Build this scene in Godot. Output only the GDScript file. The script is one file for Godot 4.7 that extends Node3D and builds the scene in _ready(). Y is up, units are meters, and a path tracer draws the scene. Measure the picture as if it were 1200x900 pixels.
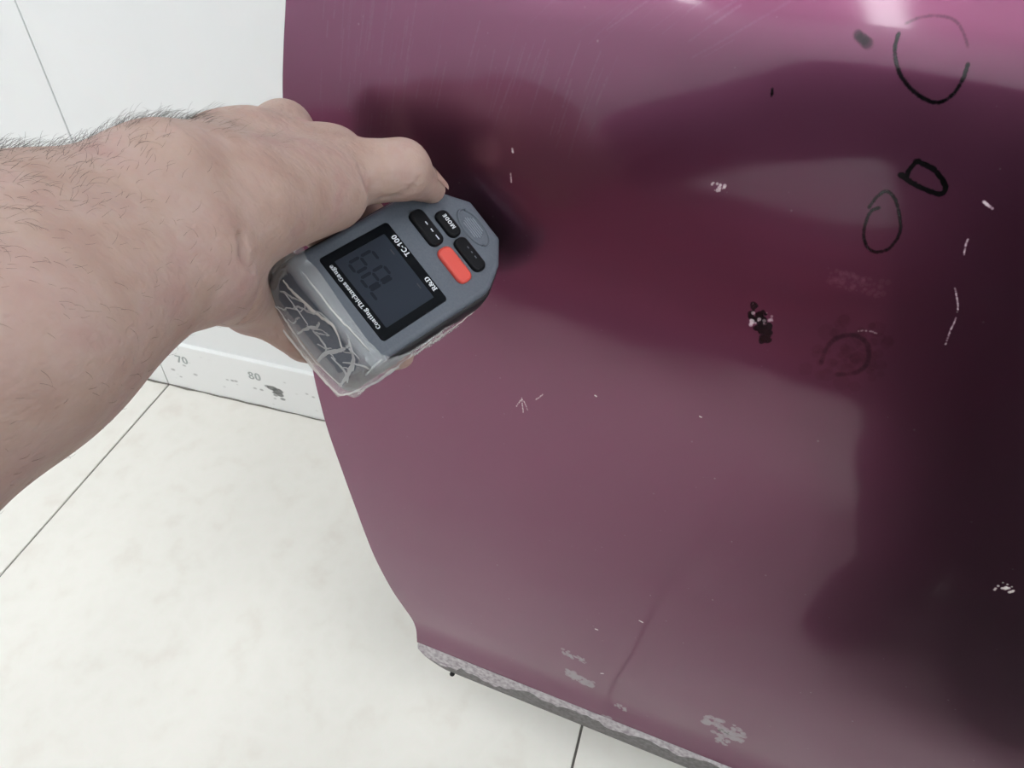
extends Node3D

# Axes: x right, y up, -z away from the photographer.  The floor tiles are 0.606 m wide and run square to the tiled wall.
var rng := RandomNumberGenerator.new()
var M := {}
const PALE := Color(0.93, 0.94, 0.94)

func _ready():
	rng.seed = 11
	# ---- camera, sky, lamps, exposure
	var cam := Camera3D.new()
	cam.name = "camera"
	cam.position = Vector3(0, 0.71, 0)
	cam.rotation_degrees = Vector3(-44, 0, 0)
	cam.fov = 51.3
	cam.near = 0.01
	cam.far = 50.0
	add_child(cam, true)
	cam.current = true
	var env := Environment.new()
	env.background_mode = Environment.BG_COLOR
	env.background_color = Color(0.93, 0.95, 0.96)
	env.background_energy_multiplier = 9.0
	env.tonemap_mode = Environment.TONE_MAPPER_LINEAR
	env.tonemap_exposure = 0.635
	env.sdfgi_enabled = true
	env.ssao_enabled = true
	env.ssil_enabled = true
	var we := WorldEnvironment.new()
	we.name = "environment"
	we.environment = env
	add_child(we, true)
	materials()
	ceiling_lamps()
	# ---- large structure
	room()
	# ---- things
	car_door()
	gauge()
	person()
	far_things()

# ------------------------------------------------------------------ small helpers
func tag(o, label := "", category := "", group := "", kind := ""):
	if label: o.set_meta("label", label)
	if category: o.set_meta("category", category)
	if group: o.set_meta("group", group)
	if kind: o.set_meta("kind", kind)
	return o

func thing(called: String, label: String, category: String, where := Transform3D(), group := "") -> Node3D:
	var o := Node3D.new()
	o.name = called
	o.transform = where
	add_child(o, true)
	tag(o, label, category, group)
	return o

func put(called: String, mesh: Mesh, mat: Material, parent: Node) -> MeshInstance3D:
	var o := MeshInstance3D.new()
	o.name = called
	o.mesh = mesh
	o.material_override = mat
	o.cast_shadow = GeometryInstance3D.SHADOW_CASTING_SETTING_ON
	parent.add_child(o, true)
	return o

func begin(smooth := true) -> SurfaceTool:
	var st := SurfaceTool.new()
	st.begin(Mesh.PRIMITIVE_TRIANGLES)
	st.set_smooth_group(0 if smooth else -1)
	return st

func tri(st: SurfaceTool, a: Vector3, b: Vector3, c: Vector3, out: Vector3):
	if (b - a).cross(c - a).dot(out) > 0.0:
		st.add_vertex(a); st.add_vertex(c); st.add_vertex(b)
	else:
		st.add_vertex(a); st.add_vertex(b); st.add_vertex(c)

func quad(st: SurfaceTool, a: Vector3, b: Vector3, c: Vector3, d: Vector3, out: Vector3):
	tri(st, a, b, c, out)
	tri(st, a, c, d, out)

func done(st: SurfaceTool) -> ArrayMesh:
	st.generate_normals()
	return st.commit()

# a stack of closed rings with the same number of points, roughly convex round its middle
func loft(st: SurfaceTool, rings: Array, cap_first := true, cap_last := true):
	var mid := Vector3.ZERO
	for r in rings: mid += centre(r)
	mid /= rings.size()
	for i in rings.size() - 1:
		var p: PackedVector3Array = rings[i]
		var q: PackedVector3Array = rings[i + 1]
		var axis := (centre(p) + centre(q)) * 0.5
		for k in p.size():
			var l := (k + 1) % p.size()
			var m := (p[k] + p[l] + q[k] + q[l]) * 0.25
			var flatout := m - axis
			var nn := (q[k] - p[k]).cross(p[l] - p[k])
			if nn.length() < 1e-14: nn = (q[l] - p[l]).cross(p[l] - p[k])
			var o := flatout if absf(nn.normalized().dot(flatout.normalized())) > 0.2 else m - mid
			quad(st, p[k], p[l], q[l], q[k], o)
	for e in [[0, cap_first], [rings.size() - 1, cap_last]]:
		if e[1]:
			st.set_smooth_group(1 + e[0])
			var p: PackedVector3Array = rings[e[0]]
			var c := centre(p)
			for k in p.size(): tri(st, c, p[k], p[(k + 1) % p.size()], c - mid)
			st.set_smooth_group(0)

func centre(r: PackedVector3Array) -> Vector3:
	var c := Vector3.ZERO
	for p in r: c += p
	return c / r.size()

# outline of a convex polygon (counter-clockwise), inset and with rounded corners
func outline(poly: Array, radii: Array, inset: float, steps := 5) -> PackedVector2Array:
	var n := poly.size()
	var pts := []
	for i in n:
		var a: Vector2 = poly[(i + n - 1) % n]
		var b: Vector2 = poly[i]
		var c: Vector2 = poly[(i + 1) % n]
		var n1 := Vector2(-(b - a).y, (b - a).x).normalized()
		var n2 := Vector2(-(c - b).y, (c - b).x).normalized()
		var bis := (n1 + n2) / (1.0 + n1.dot(n2))
		pts.append(b + bis * inset)
	var out := PackedVector2Array()
	for i in n:
		var a: Vector2 = pts[(i + n - 1) % n]
		var b: Vector2 = pts[i]
		var c: Vector2 = pts[(i + 1) % n]
		var u := (a - b).normalized()
		var v := (c - b).normalized()
		var half := acos(clampf(u.dot(v), -1, 1)) / 2.0
		var r: float = maxf(radii[i] - inset, 0.05)
		var back := minf(r / tan(half), minf(a.distance_to(b), b.distance_to(c)) * 0.49)
		r = back * tan(half)
		var mid := b + (u + v).normalized() * r / sin(half)
		var s0 := (b + u * back - mid).angle()
		var s1 := (b + v * back - mid).angle()
		var sweep := wrapf(s1 - s0, -PI, PI)
		for k in steps:
			out.append(mid + Vector2.from_angle(s0 + sweep * k / (steps - 1.0)) * r)
	return out

# a box with chamfered edges, resting at its middle
func chamfer_box(size: Vector3, c: float) -> ArrayMesh:
	var st := begin(false)
	var h := size / 2.0
	var rings := []
	for e in [[-h.y, c], [-h.y + c, 0.0], [h.y - c, 0.0], [h.y, c]]:
		var x: float = h.x - e[1]
		var z: float = h.z - e[1]
		var k := c * 0.6
		rings.append(PackedVector3Array([Vector3(x - k, e[0], z), Vector3(x, e[0], z - k), Vector3(x, e[0], -z + k), Vector3(x - k, e[0], -z), Vector3(-x + k, e[0], -z), Vector3(-x, e[0], -z + k), Vector3(-x, e[0], z - k), Vector3(-x + k, e[0], z)]))
	loft_flat(st, rings)
	return done(st)

func loft_flat(st: SurfaceTool, rings: Array):
	var mid := Vector3.ZERO
	for r in rings: mid += centre(r)
	mid /= rings.size()
	for i in rings.size() - 1:
		var p: PackedVector3Array = rings[i]
		var q: PackedVector3Array = rings[i + 1]
		for k in p.size():
			var l := (k + 1) % p.size()
			quad(st, p[k], p[l], q[l], q[k], (p[k] + p[l] + q[k] + q[l]) * 0.25 - mid)
	for i in [0, rings.size() - 1]:
		var p: PackedVector3Array = rings[i]
		for k in p.size(): tri(st, centre(p), p[k], p[(k + 1) % p.size()], centre(p) - mid)

func tube(st: SurfaceTool, path: Array, radii: Array, sides := 6):
	var rings := []
	for i in path.size():
		var t: Vector3 = (path[mini(i + 1, path.size() - 1)] - path[maxi(i - 1, 0)]).normalized()
		var x := t.cross(Vector3.UP if absf(t.y) < 0.9 else Vector3.RIGHT).normalized()
		var y := t.cross(x)
		var ring := PackedVector3Array()
		for k in sides:
			ring.append(path[i] + (x * cos(TAU * k / sides) + y * sin(TAU * k / sides)) * radii[i])
		rings.append(ring)
	for i in rings.size() - 1:
		for k in sides:
			var l := (k + 1) % sides
			var p: PackedVector3Array = rings[i]
			var q: PackedVector3Array = rings[i + 1]
			quad(st, p[k], p[l], q[l], q[k], (p[k] + p[l]) * 0.5 - path[i])

# smooth curve through a table of [x, y] rows sorted by x
func along(table: Array, x: float) -> float:
	var n := table.size()
	if x <= table[0][0]: return table[0][1]
	if x >= table[n - 1][0]: return table[n - 1][1]
	var i := 0
	while table[i + 1][0] < x: i += 1
	var h: float = table[i + 1][0] - table[i][0]
	var t: float = (x - table[i][0]) / h
	var m0: float = slope(table, i) * h
	var m1: float = slope(table, i + 1) * h
	var a: float = table[i][1]
	var b: float = table[i + 1][1]
	return (2 * t ** 3 - 3 * t * t + 1) * a + (t ** 3 - 2 * t * t + t) * m0 + (-2 * t ** 3 + 3 * t * t) * b + (t ** 3 - t * t) * m1

func slope(table: Array, i: int) -> float:
	var a: int = maxi(i - 1, 0)
	var b: int = mini(i + 1, table.size() - 1)
	return (table[b][1] - table[a][1]) / (table[b][0] - table[a][0])

# ------------------------------------------------------------------ materials
func noise_tex(freq: float, colors: Array, offsets: Array, seed_: int, size := 512, octaves := 5) -> NoiseTexture2D:
	var n := FastNoiseLite.new()
	n.noise_type = FastNoiseLite.TYPE_SIMPLEX_SMOOTH
	n.frequency = freq
	n.fractal_octaves = octaves
	n.seed = seed_
	var t := NoiseTexture2D.new()
	t.width = size
	t.height = size
	t.seamless = true
	t.noise = n
	var g := Gradient.new()
	g.colors = PackedColorArray(colors)
	g.offsets = PackedFloat32Array(offsets)
	t.color_ramp = g
	return t

func plain(c: Color, rough: float, metal := 0.0, spec := 0.5) -> StandardMaterial3D:
	var m := StandardMaterial3D.new()
	m.albedo_color = c
	m.roughness = rough
	m.metallic = metal
	m.metallic_specular = spec
	return m

func tri_map(m: StandardMaterial3D, tex: Texture2D, scale: float) -> StandardMaterial3D:
	m.albedo_texture = tex
	m.uv1_triplanar = true
	m.uv1_world_triplanar = true
	m.uv1_scale = Vector3.ONE * scale
	return m

func materials():
	M.tile = tri_map(plain(Color.WHITE, 0.55), noise_tex(0.012, [Color(0.925, 0.908, 0.872), Color(0.944, 0.934, 0.900), Color(0.950, 0.940, 0.908), Color(0.940, 0.930, 0.896)], [0.1, 0.38, 0.6, 0.9], 4, 1024, 6), 1.6)
	M.grout = plain(Color(0.45, 0.44, 0.42), 0.9)
	M.wall = tri_map(plain(Color.WHITE, 0.42), noise_tex(0.006, [Color(0.950, 0.965, 0.965), Color(0.960, 0.973, 0.972)], [0.3, 0.7], 9), 1.0)
	M.wall_gap = plain(Color(0.62, 0.64, 0.66), 0.9)
	M.white = plain(Color(0.965, 0.97, 0.97), 0.6)
	M.skin = skin_material()
	M.hair = plain(Color(0.17, 0.145, 0.125), 0.55)
	M.jacket = plain(Color(0.045, 0.045, 0.05), 0.9)
	M.trousers = plain(Color(0.04, 0.042, 0.055), 0.9)
	M.shoe = plain(Color(0.05, 0.05, 0.05), 0.6)
	M.paint = plain(Color.WHITE, 0.3)
	M.cabinet = plain(Color(0.66, 0.34, 0.42), 0.5, 0.1)
	M.dark_metal = plain(Color(0.07, 0.07, 0.075), 0.5, 0.4)

func skin_material() -> StandardMaterial3D:
	var m := plain(Color.WHITE, 0.58, 0.0, 0.4)
	tri_map(m, noise_tex(0.008, [Color(0.63, 0.525, 0.485), Color(0.66, 0.565, 0.52), Color(0.67, 0.58, 0.545), Color(0.65, 0.535, 0.51)], [0.2, 0.42, 0.6, 0.85], 21, 512, 4), 9.0)
	m.uv1_world_triplanar = true
	m.heightmap_enabled = true
	m.heightmap_scale = 0.022
	m.heightmap_texture = noise_tex(0.05, [Color.BLACK, Color(0.75, 0.75, 0.75), Color.WHITE], [0.25, 0.55, 0.8], 5, 512, 4)
	m.subsurf_scatter_enabled = true
	m.subsurf_scatter_strength = 0.12
	return m

# ------------------------------------------------------------------ the room, in the wall's own axes: x along the wall, y up, z out from it
func room_frame() -> Transform3D:
	var b := Basis(Vector3(0.9564, 0, 0.2921), Vector3.UP, Vector3(-0.2921, 0, 0.9564))
	return Transform3D(b, b.z * -0.5797)

func slab(called: String, size: Vector3, at: Vector3, mat: Material, parent: Node, c := 0.002) -> MeshInstance3D:
	var o := put(called, chamfer_box(size, c), mat, parent)
	o.position = at
	return o

const LEFT := -2.46
const RIGHT := 2.39
const DEEP := 2.424
const HIGH := 2.5
const PITCH := 0.606

func ceiling_lamps():
	for k in 7:
		var u := -2.15 + 0.7 * k
		var which: String = ["leftmost", "second from the left wall", "third from the left wall", "middle one", "third from the right wall", "second from the right wall", "rightmost"][k]
		var t := thing("ceiling_light", "long narrow ceiling light running front to back, %s of seven" % which, "light", room_frame() * Transform3D(Basis(), Vector3(u, HIGH - 0.03, 1.5)), "row of ceiling lights")
		slab("frame", Vector3(0.14, 0.05, 1.84), Vector3.ZERO, M.white, t, 0.006)
		var glow := plain(Color(0.9, 0.9, 0.9), 0.6)
		glow.emission_enabled = true
		glow.emission = Color(0.96, 0.98, 1.0)
		glow.emission_energy_multiplier = 2.0
		slab("diffuser", Vector3(0.10, 0.01, 1.80), Vector3(0, -0.027, 0), glow, t, 0.002)
		var a := AreaLight3D.new()
		a.name = "lamp_glow"
		a.area_size = Vector2(0.10, 1.80)
		a.area_normalize_energy = true
		a.light_color = Color(0.985, 0.99, 1.0)
		a.light_energy = 0.95
		a.area_range = 14.0
		a.shadow_enabled = true
		a.position = Vector3(0, -0.034, 0)
		a.rotation_degrees = Vector3(-90, 0, 0)
		t.add_child(a, true)

func room():
	var f := room_frame()
	var w := RIGHT - LEFT
	# floor: a bed with the tiles let into it
	var floor_ := thing("floor", "pale beige square floor tiles with thin grey joints", "", f)
	tag(floor_, "", "", "", "structure")
	slab("screed", Vector3(w + 0.4, 0.1, DEEP + 0.4), Vector3((LEFT + RIGHT) / 2, -0.0522, DEEP / 2), M.grout, floor_)
	var tile := chamfer_box(Vector3(PITCH - 0.0022, 0.02, PITCH - 0.0022), 0.0007)
	for i in 8:
		for j in 4:
			var o := put("tile", tile, M.tile, floor_)
			o.position = Vector3(-0.634 + PITCH * (i - 3 + 0.5), -0.01, PITCH * (j + 0.5) + 0.001)
	# tiled wall behind the door
	var back := thing("wall_back", "white wall of tall panels with fine upright joints", "", f)
	tag(back, "", "", "", "structure")
	slab("backing", Vector3(w + 0.4, HIGH + 0.2, 0.2), Vector3((LEFT + RIGHT) / 2, HIGH / 2, -0.1075), M.wall_gap, back)
	for i in 8:
		for j in 2:
			slab("panel", Vector3(PITCH - 0.0014, 1.3135, 0.007), Vector3(-0.634 + PITCH * (i - 3 + 0.5), 0.07 + 1.315 * (j + 0.5), -0.0035), M.wall, back, 0.0008)
	baseboard(f)
	for e in [["wall_left", Vector3(0.2, HIGH + 0.2, DEEP + 0.4), Vector3(LEFT - 0.1, HIGH / 2, DEEP / 2)], ["wall_front", Vector3(w + 0.4, HIGH + 0.2, 0.2), Vector3((LEFT + RIGHT) / 2, HIGH / 2, DEEP + 0.1)], ["ceiling", Vector3(w + 0.4, 0.2, DEEP + 0.4), Vector3((LEFT + RIGHT) / 2, HIGH + 0.1, DEEP / 2)]]:
		var o := slab(e[0], e[1], Vector3.ZERO, M.white if e[0] == "ceiling" else M.wall, self)
		o.transform = f * Transform3D(Basis(), e[2])
		tag(o, {"wall_left": "plain white wall on the left side of the room", "wall_front": "plain white wall behind the photographer", "ceiling": "plain white ceiling over the whole room"}[e[0]], "", "", "structure")

	# right wall, in four pieces round a window
	var wr := thing("wall_right", "white wall with a wide window on the right side", "", f)
	tag(wr, "", "", "", "structure")
	var y0 := 0.75
	var y1 := 2.2
	var z0 := 0.45
	var z1 := 2.15
	for e in [[-0.1, y0, -0.2, DEEP + 0.2], [y1, HIGH + 0.1, -0.2, DEEP + 0.2], [y0, y1, -0.2, z0], [y0, y1, z1, DEEP + 0.2]]:
		slab("pier", Vector3(0.2, e[1] - e[0], e[3] - e[2]), Vector3(RIGHT + 0.1, (e[0] + e[1]) / 2, (e[2] + e[3]) / 2), M.wall, wr, 0.001)
	var win := thing("window_1", "wide two-pane window with white frame in the right wall", "", f)
	tag(win, "", "", "", "structure")
	var glass := plain(Color(0.95, 0.98, 0.97, 0.05), 0.02)
	glass.transparency = BaseMaterial3D.TRANSPARENCY_ALPHA
	var zm := (z0 + z1) / 2
	for e in [[y0, y0 + 0.05, z0, z1], [y1 - 0.05, y1, z0, z1], [y0 + 0.05, y1 - 0.05, z0, z0 + 0.05], [y0 + 0.05, y1 - 0.05, z1 - 0.05, z1], [y0 + 0.05, y1 - 0.05, zm - 0.025, zm + 0.025]]:
		slab("frame", Vector3(0.06, e[1] - e[0], e[3] - e[2]), Vector3(RIGHT + 0.1, (e[0] + e[1]) / 2, (e[2] + e[3]) / 2), M.white, win, 0.004)
	for e in [[z0 + 0.05, zm - 0.025], [zm + 0.025, z1 - 0.05]]:
		slab("pane", Vector3(0.006, y1 - y0 - 0.1, e[1] - e[0]), Vector3(RIGHT + 0.1, (y0 + y1) / 2, (e[0] + e[1]) / 2), glass, win, 0.0005)
	slab("sill", Vector3(0.16, 0.03, z1 - z0 + 0.1), Vector3(RIGHT - 0.02, y0 - 0.015, zm), M.white, win, 0.004)

func text(called: String, words: String, length: float, font: String, mat: Material, parent: Node, weight := 700) -> MeshInstance3D:
	var sf := SystemFont.new()
	sf.font_names = PackedStringArray([font])
	sf.font_weight = weight
	var t := TextMesh.new()
	t.text = words
	t.font = sf
	t.font_size = 48
	t.pixel_size = 0.0005
	t.depth = 0.001
	t.curve_step = 3.0
	var o := put(called, t, mat, parent)
	var k: float = length / maxf(t.get_aabb().size.x, 0.0001)
	o.scale = Vector3(k, k, 0.15)
	return o

func baseboard(f: Transform3D):
	var b := thing("baseboard_back", "scuffed white baseboard strip with faded printed numbers", "", f)
	tag(b, "", "", "", "structure")
	# dirt and scuffs: a picture of stains along one metre of board
	var im := Image.create(1024, 128, false, Image.FORMAT_RGB8)
	im.fill(Color(0.975, 0.985, 0.98))
	var grey := Color(0.33, 0.34, 0.33)
	for s in [[0.486, 0.0385, 4.0, 0.6], [0.480, 0.037, 6.0, 0.8], [0.474, 0.034, 7.0, 0.85], [0.471, 0.028, 5.0, 0.8], [0.469, 0.022, 3.5, 0.6], [0.478, 0.030, 3.5, 0.75], [0.478, 0.026, 3.0, 0.6], [0.496, 0.030, 2.5, 0.4], [0.505, 0.030, 2.5, 0.3], [0.480, 0.020, 2.0, 0.3], [0.53, 0.035, 2.5, 0.4], [0.535, 0.0345, 2.5, 0.4], [0.542, 0.034, 2.0, 0.3], [0.588, 0.030, 3.0, 0.3], [0.60, 0.042, 2.5, 0.3], [0.62, 0.030, 3.0, 0.35], [0.612, 0.02, 2.0, 0.3], [0.425, 0.038, 2.0, 0.35], [0.433, 0.041, 2.0, 0.3], [0.46, 0.052, 1.6, 0.2], [0.55, 0.02, 2.0, 0.15]]:
		blot(im, Vector2((1.0 - s[0] + 0.002) * 1024, (1.0 - s[1] / 0.075) * 128), s[2], grey, s[3])
	for k in 70:
		blot(im, Vector2(rng.randf() * 1024, rng.randf() * 128), rng.randf_range(0.8, 2.0), Color(0.62, 0.64, 0.60), rng.randf_range(0.05, 0.25))
	var m := plain(Color.WHITE, 0.5)
	m.albedo_texture = ImageTexture.create_from_image(im)
	# strips of board, meeting at the wall joint
	for e in [[LEFT, -0.634], [-0.634, 0.366], [0.366, RIGHT]]:
		var x0: float = e[0] + 0.0008
		var x1: float = e[1] - 0.0008
		var st := begin(false)
		var prof := [Vector2(0.0, 0.0), Vector2(0.0, 0.005), Vector2(0.0745, 0.005), Vector2(0.0755, 0.004), Vector2(0.0758, 0.0)]
		for i in prof.size() - 1:
			var p: Vector2 = prof[i]
			var q: Vector2 = prof[i + 1]
			var v := [Vector3(x0, p.x, p.y), Vector3(x1, p.x, p.y), Vector3(x1, q.x, q.y), Vector3(x0, q.x, q.y)]
			for k in [0, 1, 2, 0, 2, 3]:
				var u: Vector3 = v[k]
				st.set_uv(Vector2(u.x + 1.0 if e[0] == -0.634 else fposmod(u.x, 0.3), 1.0 - u.y / 0.076))
				st.add_vertex(u)
		for x in [x0, x1]:
			for i in prof.size() - 2:
				st.set_uv(Vector2(0.02, 0.1))
				tri(st, Vector3(x, 0, 0), Vector3(x, prof[i + 1].x, prof[i + 1].y), Vector3(x, prof[i + 2].x, prof[i + 2].y), Vector3.RIGHT * (x - (x0 + x1) / 2))
		put("board", done(st), m, b)
	var ink := plain(Color(0.70, 0.73, 0.72), 0.8)
	for e in [["70", -0.598], ["80", -0.498]]:
		var t := text("printed_number", e[0], 0.0165, "Droid Sans", ink, b)
		t.position = Vector3(e[1], 0.0515, 0.0052)
	# dirty line where board and floor meet
	var st2 := begin()
	var path := []
	var rad := []
	for k in 60:
		path.append(Vector3(-0.75 + k * 0.012, 0.0006, 0.0058 + 0.0006 * sin(k * 1.7)))
		rad.append(0.0005 + (0.0011 if k < 22 else 0.0004) * (0.4 + maxf(0.0, sin(k * 0.33) * sin(k * 0.9 + 1.0))))
	tube(st2, path, rad, 5)
	put("dirt_line", done(st2), plain(Color(0.50, 0.49, 0.46), 0.95), b)

var bare: Image   # when set, marks the places where a blot has replaced the metallic paint
var ragged := FastNoiseLite.new()

func blot(im: Image, at: Vector2, r: float, c: Color, a: float):
	var turn := rng.randf() * 90.0
	for y in range(maxi(0, int(at.y - r * 1.5 - 1)), mini(im.get_height(), int(at.y + r * 1.5 + 2))):
		for x in range(maxi(0, int(at.x - r * 1.5 - 1)), mini(im.get_width(), int(at.x + r * 1.5 + 2))):
			var d := Vector2(x, y).distance_to(at)
			var edge := r * (1.0 + (0.45 * ragged.get_noise_2d(x * 22.0 / r + turn, y * 22.0 / r) if r > 3.5 else 0.0))
			var k := clampf((edge - d) * 0.7 + 0.5, 0.0, 1.0) * a
			if k > 0.0:
				k *= rng.randf_range(0.7, 1.0)
				im.set_pixel(x, y, im.get_pixel(x, y).lerp(c, k))
				if bare and k > 0.2 and c.get_luminance() > 0.3: bare.set_pixel(x, y, bare.get_pixel(x, y).lerp(Color.BLACK, k))

# ------------------------------------------------------------------ the door: u along it, v up from the gauge's point of contact
const DOOR_LOW := 0.40
var tilt := [[-0.40, 0.0], [-0.366, 0.0], [-0.362, 12.0], [-0.350, 10.0], [-0.335, 1.0], [-0.25, 4.0], [-0.12, 10.0], [0.0, 14.0], [0.05, 17.0], [0.09, 21.0], [0.113, 33.0], [0.13, 42.0], [0.22, 43.0]]
var door_edge := [[-0.3948, -0.0277], [-0.3891, -0.0372], [-0.3755, -0.0437], [-0.3634, -0.0435], [-0.3488, -0.0443], [-0.3360, -0.0474], [-0.3239, -0.0529], [-0.3060, -0.0613], [-0.2729, -0.0723], [-0.2305, -0.0817], [-0.1891, -0.0908], [-0.1619, -0.0972], [-0.1362, -0.1017], [-0.1119, -0.1051], [-0.0616, -0.1093], [-0.0219, -0.1121], [0.0142, -0.1137], [0.0450, -0.1145], [0.0625, -0.1136], [0.0844, -0.1122], [0.0981, -0.1119], [0.1600, -0.1039], [0.2200, -0.0949]]
var dents := FastNoiseLite.new()
var door_off := PackedFloat32Array()

func lin(table: Array, x: float) -> float:
	for i in table.size() - 1:
		if x <= table[i + 1][0]:
			return lerpf(table[i][1], table[i + 1][1], clampf((x - table[i][0]) / (table[i + 1][0] - table[i][0]), 0, 1))
	return table[-1][1]

func door_profile():
	# how far the skin stands out, from its tilt; a well-used panel is never quite even
	dents.seed = 3
	dents.frequency = 0.16
	dents.fractal_octaves = 2
	var sum := 0.0
	var zero := 0.0
	for k in 641:
		var v := -0.40 + k * 0.001
		sum -= tan(deg_to_rad(lin(tilt, v))) * 0.001
		door_off.append(sum)
		if k == 400: zero = sum
	for k in 641: door_off[k] -= zero

func skin_at(u: float, v: float) -> Vector3:
	var k := clampf((v + 0.40) * 1000.0, 0.0, 639.0)
	var o := lerpf(door_off[int(k)], door_off[int(k) + 1], k - int(k))
	if v > -0.36: o += 0.00022 * dents.get_noise_2d(u * 100.0, v * 100.0) + 0.0006 * dents.get_noise_2d(u * 22.0 + 50.0, v * 22.0)
	return Vector3(u, v + DOOR_LOW, o)

func uv_at(u: float, v: float) -> Vector2:
	return Vector2((u + 0.14) / 0.512, (0.135 - v) / 0.512)

func car_door():
	door_profile()
	var b := Basis(Vector3(0.92321, 0, 0.38430), Vector3.UP, Vector3(-0.38430, 0, 0.92321))
	var where := Transform3D(b, Vector3(-0.01537, 0.49085 - DOOR_LOW, -0.33961))
	var d := thing("car_door", "worn dark purple car door with pen rings and chipped lower edge", "car door", where)
	var paint := plain(Color.WHITE, 0.30, 1.0, 0.6)
	var pictures := door_paint()
	bare = null
	paint.albedo_texture = pictures[0]
	paint.metallic_texture = pictures[1]
	paint.metallic_texture_channel = BaseMaterial3D.TEXTURE_CHANNEL_RED
	paint.texture_repeat = false
	paint.clearcoat_enabled = true
	paint.clearcoat = 1.0
	paint.clearcoat_roughness = 0.075
	paint.rim_enabled = true
	paint.rim = 0.16
	paint.rim_tint = 0.0
	# skin
	var rows := []
	var v := -0.363
	while v < 0.215:
		rows.append(v)
		v += 0.002 if v < -0.32 or (v > 0.09 and v < 0.15) else 0.005
	rows.append(0.215)
	var cols := 60
	var st := begin()
	var edge := []
	for r in rows:
		edge.append(along(door_edge, r))
	for i in rows.size() - 1:
		for k in cols:
			var q := []
			for e in [[i, k], [i, k + 1], [i + 1, k + 1], [i + 1, k]]:
				q.append([lerpf(edge[e[0]], 0.66, pow(e[1] / float(cols), 1.3)), rows[e[0]]])
			for j in [0, 2, 1, 0, 3, 2]:
				st.set_uv(uv_at(q[j][0], q[j][1]))
				st.add_vertex(skin_at(q[j][0], q[j][1]))
	put("outer_skin", done(st), paint, d)
	# rolled edge round the skin and the inner shell behind it
	var rim := begin()
	for i in rows.size() - 1:
		var a := skin_at(edge[i], rows[i])
		var c := skin_at(edge[i + 1], rows[i + 1])
		var steps := [Vector3.ZERO, Vector3(-0.0007, 0, -0.0008), Vector3(-0.0009, 0, -0.002), Vector3(-0.0003, 0, -0.0034), Vector3(0.006, 0, -0.0036)]
		for k in 4:
			quad(rim, a + steps[k], c + steps[k], c + steps[k + 1], a + steps[k + 1], Vector3(-1, 0, 0.3 - 0.3 * k))
	put("rolled_edge", done(rim), plain(Color(0.20, 0.09, 0.16), 0.35, 0.4), d)
	var shell := begin()
	for i in rows.size() - 1:
		for e in [[0.004, -0.0036, 0.012, -0.030], [0.012, -0.030, 0.66, -0.045]]:
			var q := []
			for j in [i, i + 1]:
				for h in [0, 2]:
					var u: float = e[h] if e[h] > 0.5 else edge[j] + e[h]
					q.append(skin_at(edge[j], rows[j]) * Vector3(0, 1, 1) + Vector3(u, 0, e[h + 1]))
			quad(shell, q[0], q[1], q[3], q[2], Vector3(-0.2, 0, -1))
	put("inner_shell", done(shell), plain(Color(0.16, 0.06, 0.12), 0.5, 0.3), d)
	# folded lower edge: worn to pale filler above, grey metal below, with a ragged border
	var pale := begin()
	var grey := begin()
	var n := 150
	var prev := []
	for k in n + 1:
		var u := lerpf(-0.0426, 0.66, k / float(n))
		var left := clampf((u + 0.0426) / 0.022, 0.0, 1.0)
		var top := -0.3625
		var low := lerpf(-0.372, -0.3905, sqrt(left))
		var rag := 0.45 + 0.25 * sin(u * 90.0) * sin(u * 41.0) + rng.randf_range(-0.12, 0.12)
		rag = lerpf(0.8, rag, clampf((u + 0.035) / 0.03, 0, 1)) * (1.0 - 0.35 * clampf((u - 0.05) / 0.03, 0, 1))
		var split := lerpf(top, low, rag)
		var row := [skin_at(u, top) + Vector3(0, 0, 0.0002), skin_at(u, lerpf(top, split, 0.5)) + Vector3(0, 0, 0.0012), skin_at(u, split) + Vector3(0, 0, 0.0012), skin_at(u, low + 0.002) + Vector3(0, 0, 0.0008), skin_at(u, low) + Vector3(0, 0, -0.001), skin_at(u, low) + Vector3(0, 0.001, -0.012)]
		if prev:
			for j in 2: quad(pale, prev[j], row[j], row[j + 1], prev[j + 1], Vector3(0, 0, 1))
			for j in [2, 3, 4]: quad(grey, prev[j], row[j], row[j + 1], prev[j + 1], Vector3(0, -0.3, 1) if j < 4 else Vector3.DOWN)
		prev = row
	var g := put("folded_edge", done(grey), tri_map(plain(Color.WHITE, 0.6), noise_tex(0.03, [Color(0.40, 0.39, 0.39), Color(0.52, 0.51, 0.51)], [0.3, 0.7], 31), 14.0), d)
	tag(g, "bare grey folded lower edge")
	var p := put("chipped_edge", done(pale), tri_map(plain(Color.WHITE, 0.6), noise_tex(0.03, [Color(0.58, 0.54, 0.57), Color(0.76, 0.74, 0.75), Color(0.84, 0.83, 0.83)], [0.2, 0.5, 0.8], 33), 14.0), d)
	tag(p, "pale filler showing where paint chipped off")
	var drop := SphereMesh.new()
	drop.radius = 0.0022
	drop.height = 0.003
	drop.radial_segments = 10
	drop.rings = 5
	put("hanging_drip", drop, M.dark_metal, d).position = skin_at(-0.0142, -0.3915) + Vector3(0, 0, 0.0006)
	# what the door stands on, out of the picture
	for e in [[0.34, "nearer"], [0.58, "farther"]]:
		var t := thing("support_block", "black foam block under the door's lower edge, %s of the two to the gauge" % e[1], "block", where * Transform3D(Basis(), Vector3(e[0], -where.origin.y, -0.03)), "foam blocks under the door")
		var h: float = where.origin.y + DOOR_LOW - 0.392
		slab("foam", Vector3(0.10, h - 0.0015, 0.16), Vector3(0, (h - 0.0015) / 2, 0.0), M.dark_metal, t, 0.006)
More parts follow.
